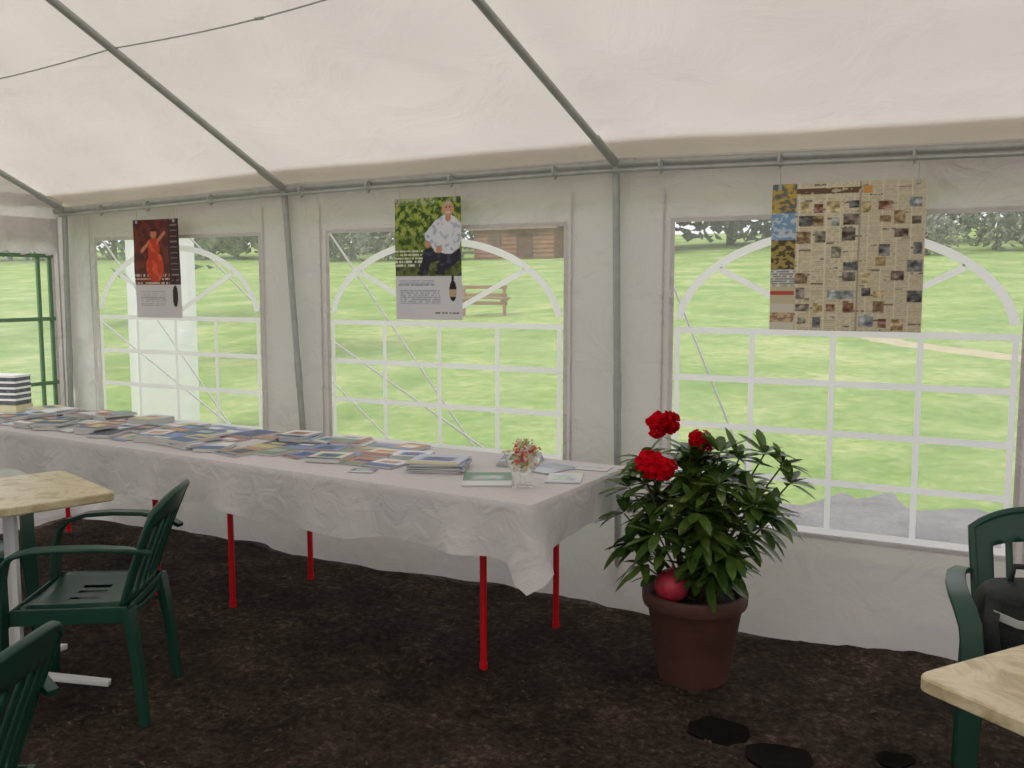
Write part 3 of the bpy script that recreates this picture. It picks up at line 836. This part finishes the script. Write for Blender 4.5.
# ---------------------------------------------------------------- chairs
def chair(name,loc,rz,sc=.93):
    e=empty(name,loc,rz); e.scale=(sc,sc,sc)
    mb=MB(); n=16; vs=[];fs=[]
    for lay in (0,1):
        for i in range(n+1):
            for j in range(n+1):
                u=-1+2*i/n; v=-1+2*j/n
                k=math.sqrt(max(0,1-(abs(u)**6)*.5*(abs(v)**6)))
                x=.225*u*(1+.06*v)*k; y=.215*v*k
                z=.435+.018*(u*u)-.012*(1-v*v)*(1-u*u)+(-.03*max(0,v-.7)**2/.09)
                if lay: z-=.014
                if max(abs(u),abs(v))>.99: z-=.02
                vs.append((x,y,z))
    m=(n+1)**2
    for i in range(n):
        for j in range(n):
            a=i*(n+1)+j
            if i in(5,8,10) and 6<=j<=9: continue
            fs.append((a,a+n+1,a+n+2,a+1)); fs.append((m+a,m+a+1,m+a+n+2,m+a+n+1))
    for i in range(n):
        p,q=i,i+1
        fs.append((p*(n+1),q*(n+1),m+q*(n+1),m+p*(n+1))); fs.append((p*(n+1)+n,m+p*(n+1)+n,m+q*(n+1)+n,q*(n+1)+n))
        fs.append((p,m+p,m+q,q)); fs.append((n*(n+1)+p,n*(n+1)+q,m+n*(n+1)+q,m+n*(n+1)+p))
    mb.add(vs,fs); mb.obj('seat',[M_green],True,parent=e)
    mb=MB()
    for sx in(-1,1): mb.sweep([(sx*.222,-.2,.41),(sx*.232,.2,.41)],[.06,.06],[.008,.008],(0,0,1))
    mb.sweep([(-.22,.212,.40),(.22,.212,.40)],[.055,.055],[.008,.008],(0,0,1))
    mb.sweep([(-.2,-.205,.41),(.2,-.205,.41)],[.06,.06],[.008,.008],(0,0,1))
    mb.obj('apron',[M_green],parent=e)
    mb=MB(); nu,nv=22,18; idx={}
    def B(u,v):
        zt=.835-.06*abs(u)**2.6
        z=.41+(zt-.41)*v
        return (.205*u*(.93+.12*v), -.195-.16*v**1.15+.055*u*u*(.4+.6*v), z)
    for i in range(nu+1):
        for j in range(nv+1): idx[i,j]=len(mb.v); mb.v.append(B(-1+2*i/nu,j/nv))
    for i in range(nu):
        for j in range(nv):
            if 2<=i<=nu-3 and 3<=j<=nv-5 and (i%3)!=1: continue
            mb.f.append((idx[i,j],idx[i+1,j],idx[i+1,j+1],idx[i,j+1])); mb.m.append(0)
    o=mb.obj('slatted_back',[M_green],True,parent=e); md=o.modifiers.new('s','SOLIDIFY'); md.thickness=.012; md.offset=0
    mb=MB(); pts=[B(-1,j/8) for j in range(9)]+[B(-1+2*i/16,1) for i in range(1,16)]+[B(1,1-j/8) for j in range(9)]
    mb.tube(pts,.0125,8); mb.obj('back_rim',[M_green],True,parent=e)
    for sx,nm in((-1,'left'),(1,'right')):
        mb=MB()
        pts=[(.205,-.285,.63),(.245,-.22,.655),(.268,-.12,.668),(.277,0,.67),(.274,.1,.665),(.262,.17,.645),(.25,.205,.61),(.244,.22,.55),(.242,.225,.43),(.248,.24,.2),(.255,.255,-.008)]
        ws=[.03,.045,.055,.058,.06,.062,.062,.06,.066,.056,.042]; ts=[.016]*6+[.018,.02,.026,.026,.024]
        side=[(1,-.6,0)]+[(1,-.3,0)]+[(1,0,0)]*9
        mb.sweep([(sx*a,b,c) for a,b,c in pts],ws,ts,[(sx*s[0],s[1],s[2]) for s in side])
        o=mb.obj('arm_and_front_leg_'+nm,[M_green],parent=e); autosmooth(o,50)
        mb=MB(); mb.sweep([(sx*.2,-.2,.43),(sx*.21,-.225,.25),(sx*.222,-.25,-.008)],[.085,.068,.05],[.03,.03,.026],(1,0,0))
        o=mb.obj('back_leg_'+nm,[M_green],parent=e); autosmooth(o,50)
    return e
def face(dx,dy): return math.atan2(dy,dx)-math.pi/2
chair('garden_chair',(-1.20,-1.87,0),face(-.84,-.54),.91)
chair('garden_chair',(-2.12,-1.80,0),face(.95,-.2),.88)
chair('garden_chair',(-.345,-3.03,0),face(-.9,-.42),.92)
chair('garden_chair',(1.735,-1.12,0),face(.12,-.99))

def bistro(name,corner,ud,vd,lu,lv,H=.72):
    ud=Vector(ud).normalized(); vd=Vector(vd).normalized()
    c=Vector(corner)+ud*lu/2+vd*lv/2; ang=math.atan2(ud.y,ud.x)
    e=empty(name,(c.x,c.y,0),ang)
    hx,hy=lu/2,lv/2; r=.03; out=[]
    for cx,cy,a0 in((hx-r,hy-r,0),(-hx+r,hy-r,90),(-hx+r,-hy+r,180),(hx-r,-hy+r,270)):
        for k in range(6): a=math.radians(a0+18*k); out.append((cx+r*math.cos(a),cy+r*math.sin(a)))
    n=len(out); vs=[]
    for z,s in((H-.03,.985),(H-.026,1),(H-.004,1),(H,.993)): vs+=[(x*s,y*s,z) for x,y in out]
    fs=[tuple(range(n))[::-1],tuple(3*n+k for k in range(n))]
    for l in range(3):
        for k in range(n): fs.append((l*n+k,l*n+(k+1)%n,(l+1)*n+(k+1)%n,(l+1)*n+k))
    mb=MB(); mb.add(vs,fs); mb.obj('marbled_top',[M_marble],parent=e)
    mb=MB()
    for sx in(-1,1):
        for sy in(-1,1):
            a,b=.035*sx,.035*sy
            mb.sweep([(a,b,H-.032),(a,b,.1),(a*1.4,b*1.4,.055),(sx*(hx-.04),sy*(hy-.04),.018)],[.026,.026,.034,.03],[.02]*4,[(-b,a,0)]*4)
            mb.sweep([(a,b,H-.08),(sx*hx*.6,sy*hy*.6,H-.041)],[.02]*2,[.012]*2,(-b,a,0))
    o=mb.obj('white_pedestal',[M_white],parent=e); autosmooth(o)
bistro('bistro_table',(-1.19,-1.757),(-.948,.319),(-.319,-.948),.56,.62)
bistro('bistro_table',(1.46,-2.13),(.56,.83),(.83,-.56),.75,.75)

e=empty('backpack',(1.66,-1.12,.405),.25)
mb=MB(); n=14; vs=[];fs=[]
for i in range(n+1):
    th=math.pi*i/n
    for k in range(24):
        a=2*math.pi*k/24
        sp=lambda v,p:(abs(v)**p)*(1 if v>=0 else -1)
        x=.14*sp(math.sin(th),.5)*sp(math.cos(a),.6); y=.09*sp(math.sin(th),.5)*sp(math.sin(a),.6); z=.12-.12*sp(math.cos(th),.7)
        q=.014*noise.noise(Vector((x*14,y*14,z*14))); vs.append((x+q,y+q,max(0,z)))
for i in range(n):
    for k in range(24): fs.append((i*24+k,i*24+(k+1)%24,(i+1)*24+(k+1)%24,(i+1)*24+k))
mb.add(vs,fs); mb.obj('bag_body',[M_bag],True,parent=e)
mb=MB(); mb.tube([(-.05,.0,.225),(-.04,0,.28),(.04,0,.28),(.05,0,.225)],.009,8)
mb.sweep([(-.10,-.06,.20),(-.12,-.11,.15),(-.11,-.11,.08),(-.08,-.08,.02)],[.04]*4,[.008]*4,(1,0,0)); mb.obj('straps',[M_bag],True,parent=e)
mb=MB(); mb.sweep([(-.11,-.085,.17),(-.05,-.10,.15),(.11,-.09,.13)],[.022]*3,[.004]*3,(0,0,1)); mb.obj('light_stripe',[M_stripe],parent=e)

# ---------------------------------------------------------------- light, camera
w=bpy.data.worlds.new('World'); bpy.context.scene.world=w; w.use_nodes=True
nt=w.node_tree; bg=nt.nodes['Background']
tc=N(nt,'ShaderNodeTexCoord'); sx=N(nt,'ShaderNodeSeparateXYZ'); nt.links.new(tc.outputs['Generated'],sx.inputs[0])
r=ramp(nt,sx.outputs['Z'],[(0,(.88,.90,.94)),(.5,(.97,.97,1.0))]); nt.links.new(r.outputs[0],bg.inputs[0])
bg.inputs[1].default_value=1.22
sl=bpy.data.lights.new('fill_sun','SUN'); sl.energy=2.2; sl.angle=math.radians(22); sl.color=(1,.97,.93)  # soft sun added to brighten the cabin and grass under an overcast sky
so=bpy.data.objects.new('fill_sun',sl); col.objects.link(so); so.location=(0,-10,12)
so.rotation_euler=Vector((-.45,-.50,.72)).to_track_quat('Z','Y').to_euler()
cam=bpy.data.cameras.new('Camera'); co=bpy.data.objects.new('Camera',cam); col.objects.link(co)
co.location=(1.607,-4.01,1.45); co.rotation_euler=(math.radians(90-5.95),0,math.radians(28.2))
cam.lens=33.4; cam.sensor_width=36; cam.clip_start=.05; cam.clip_end=500
bpy.context.scene.camera=co
sc=bpy.context.scene
sc.view_settings.view_transform='Standard'; sc.view_settings.look='None'
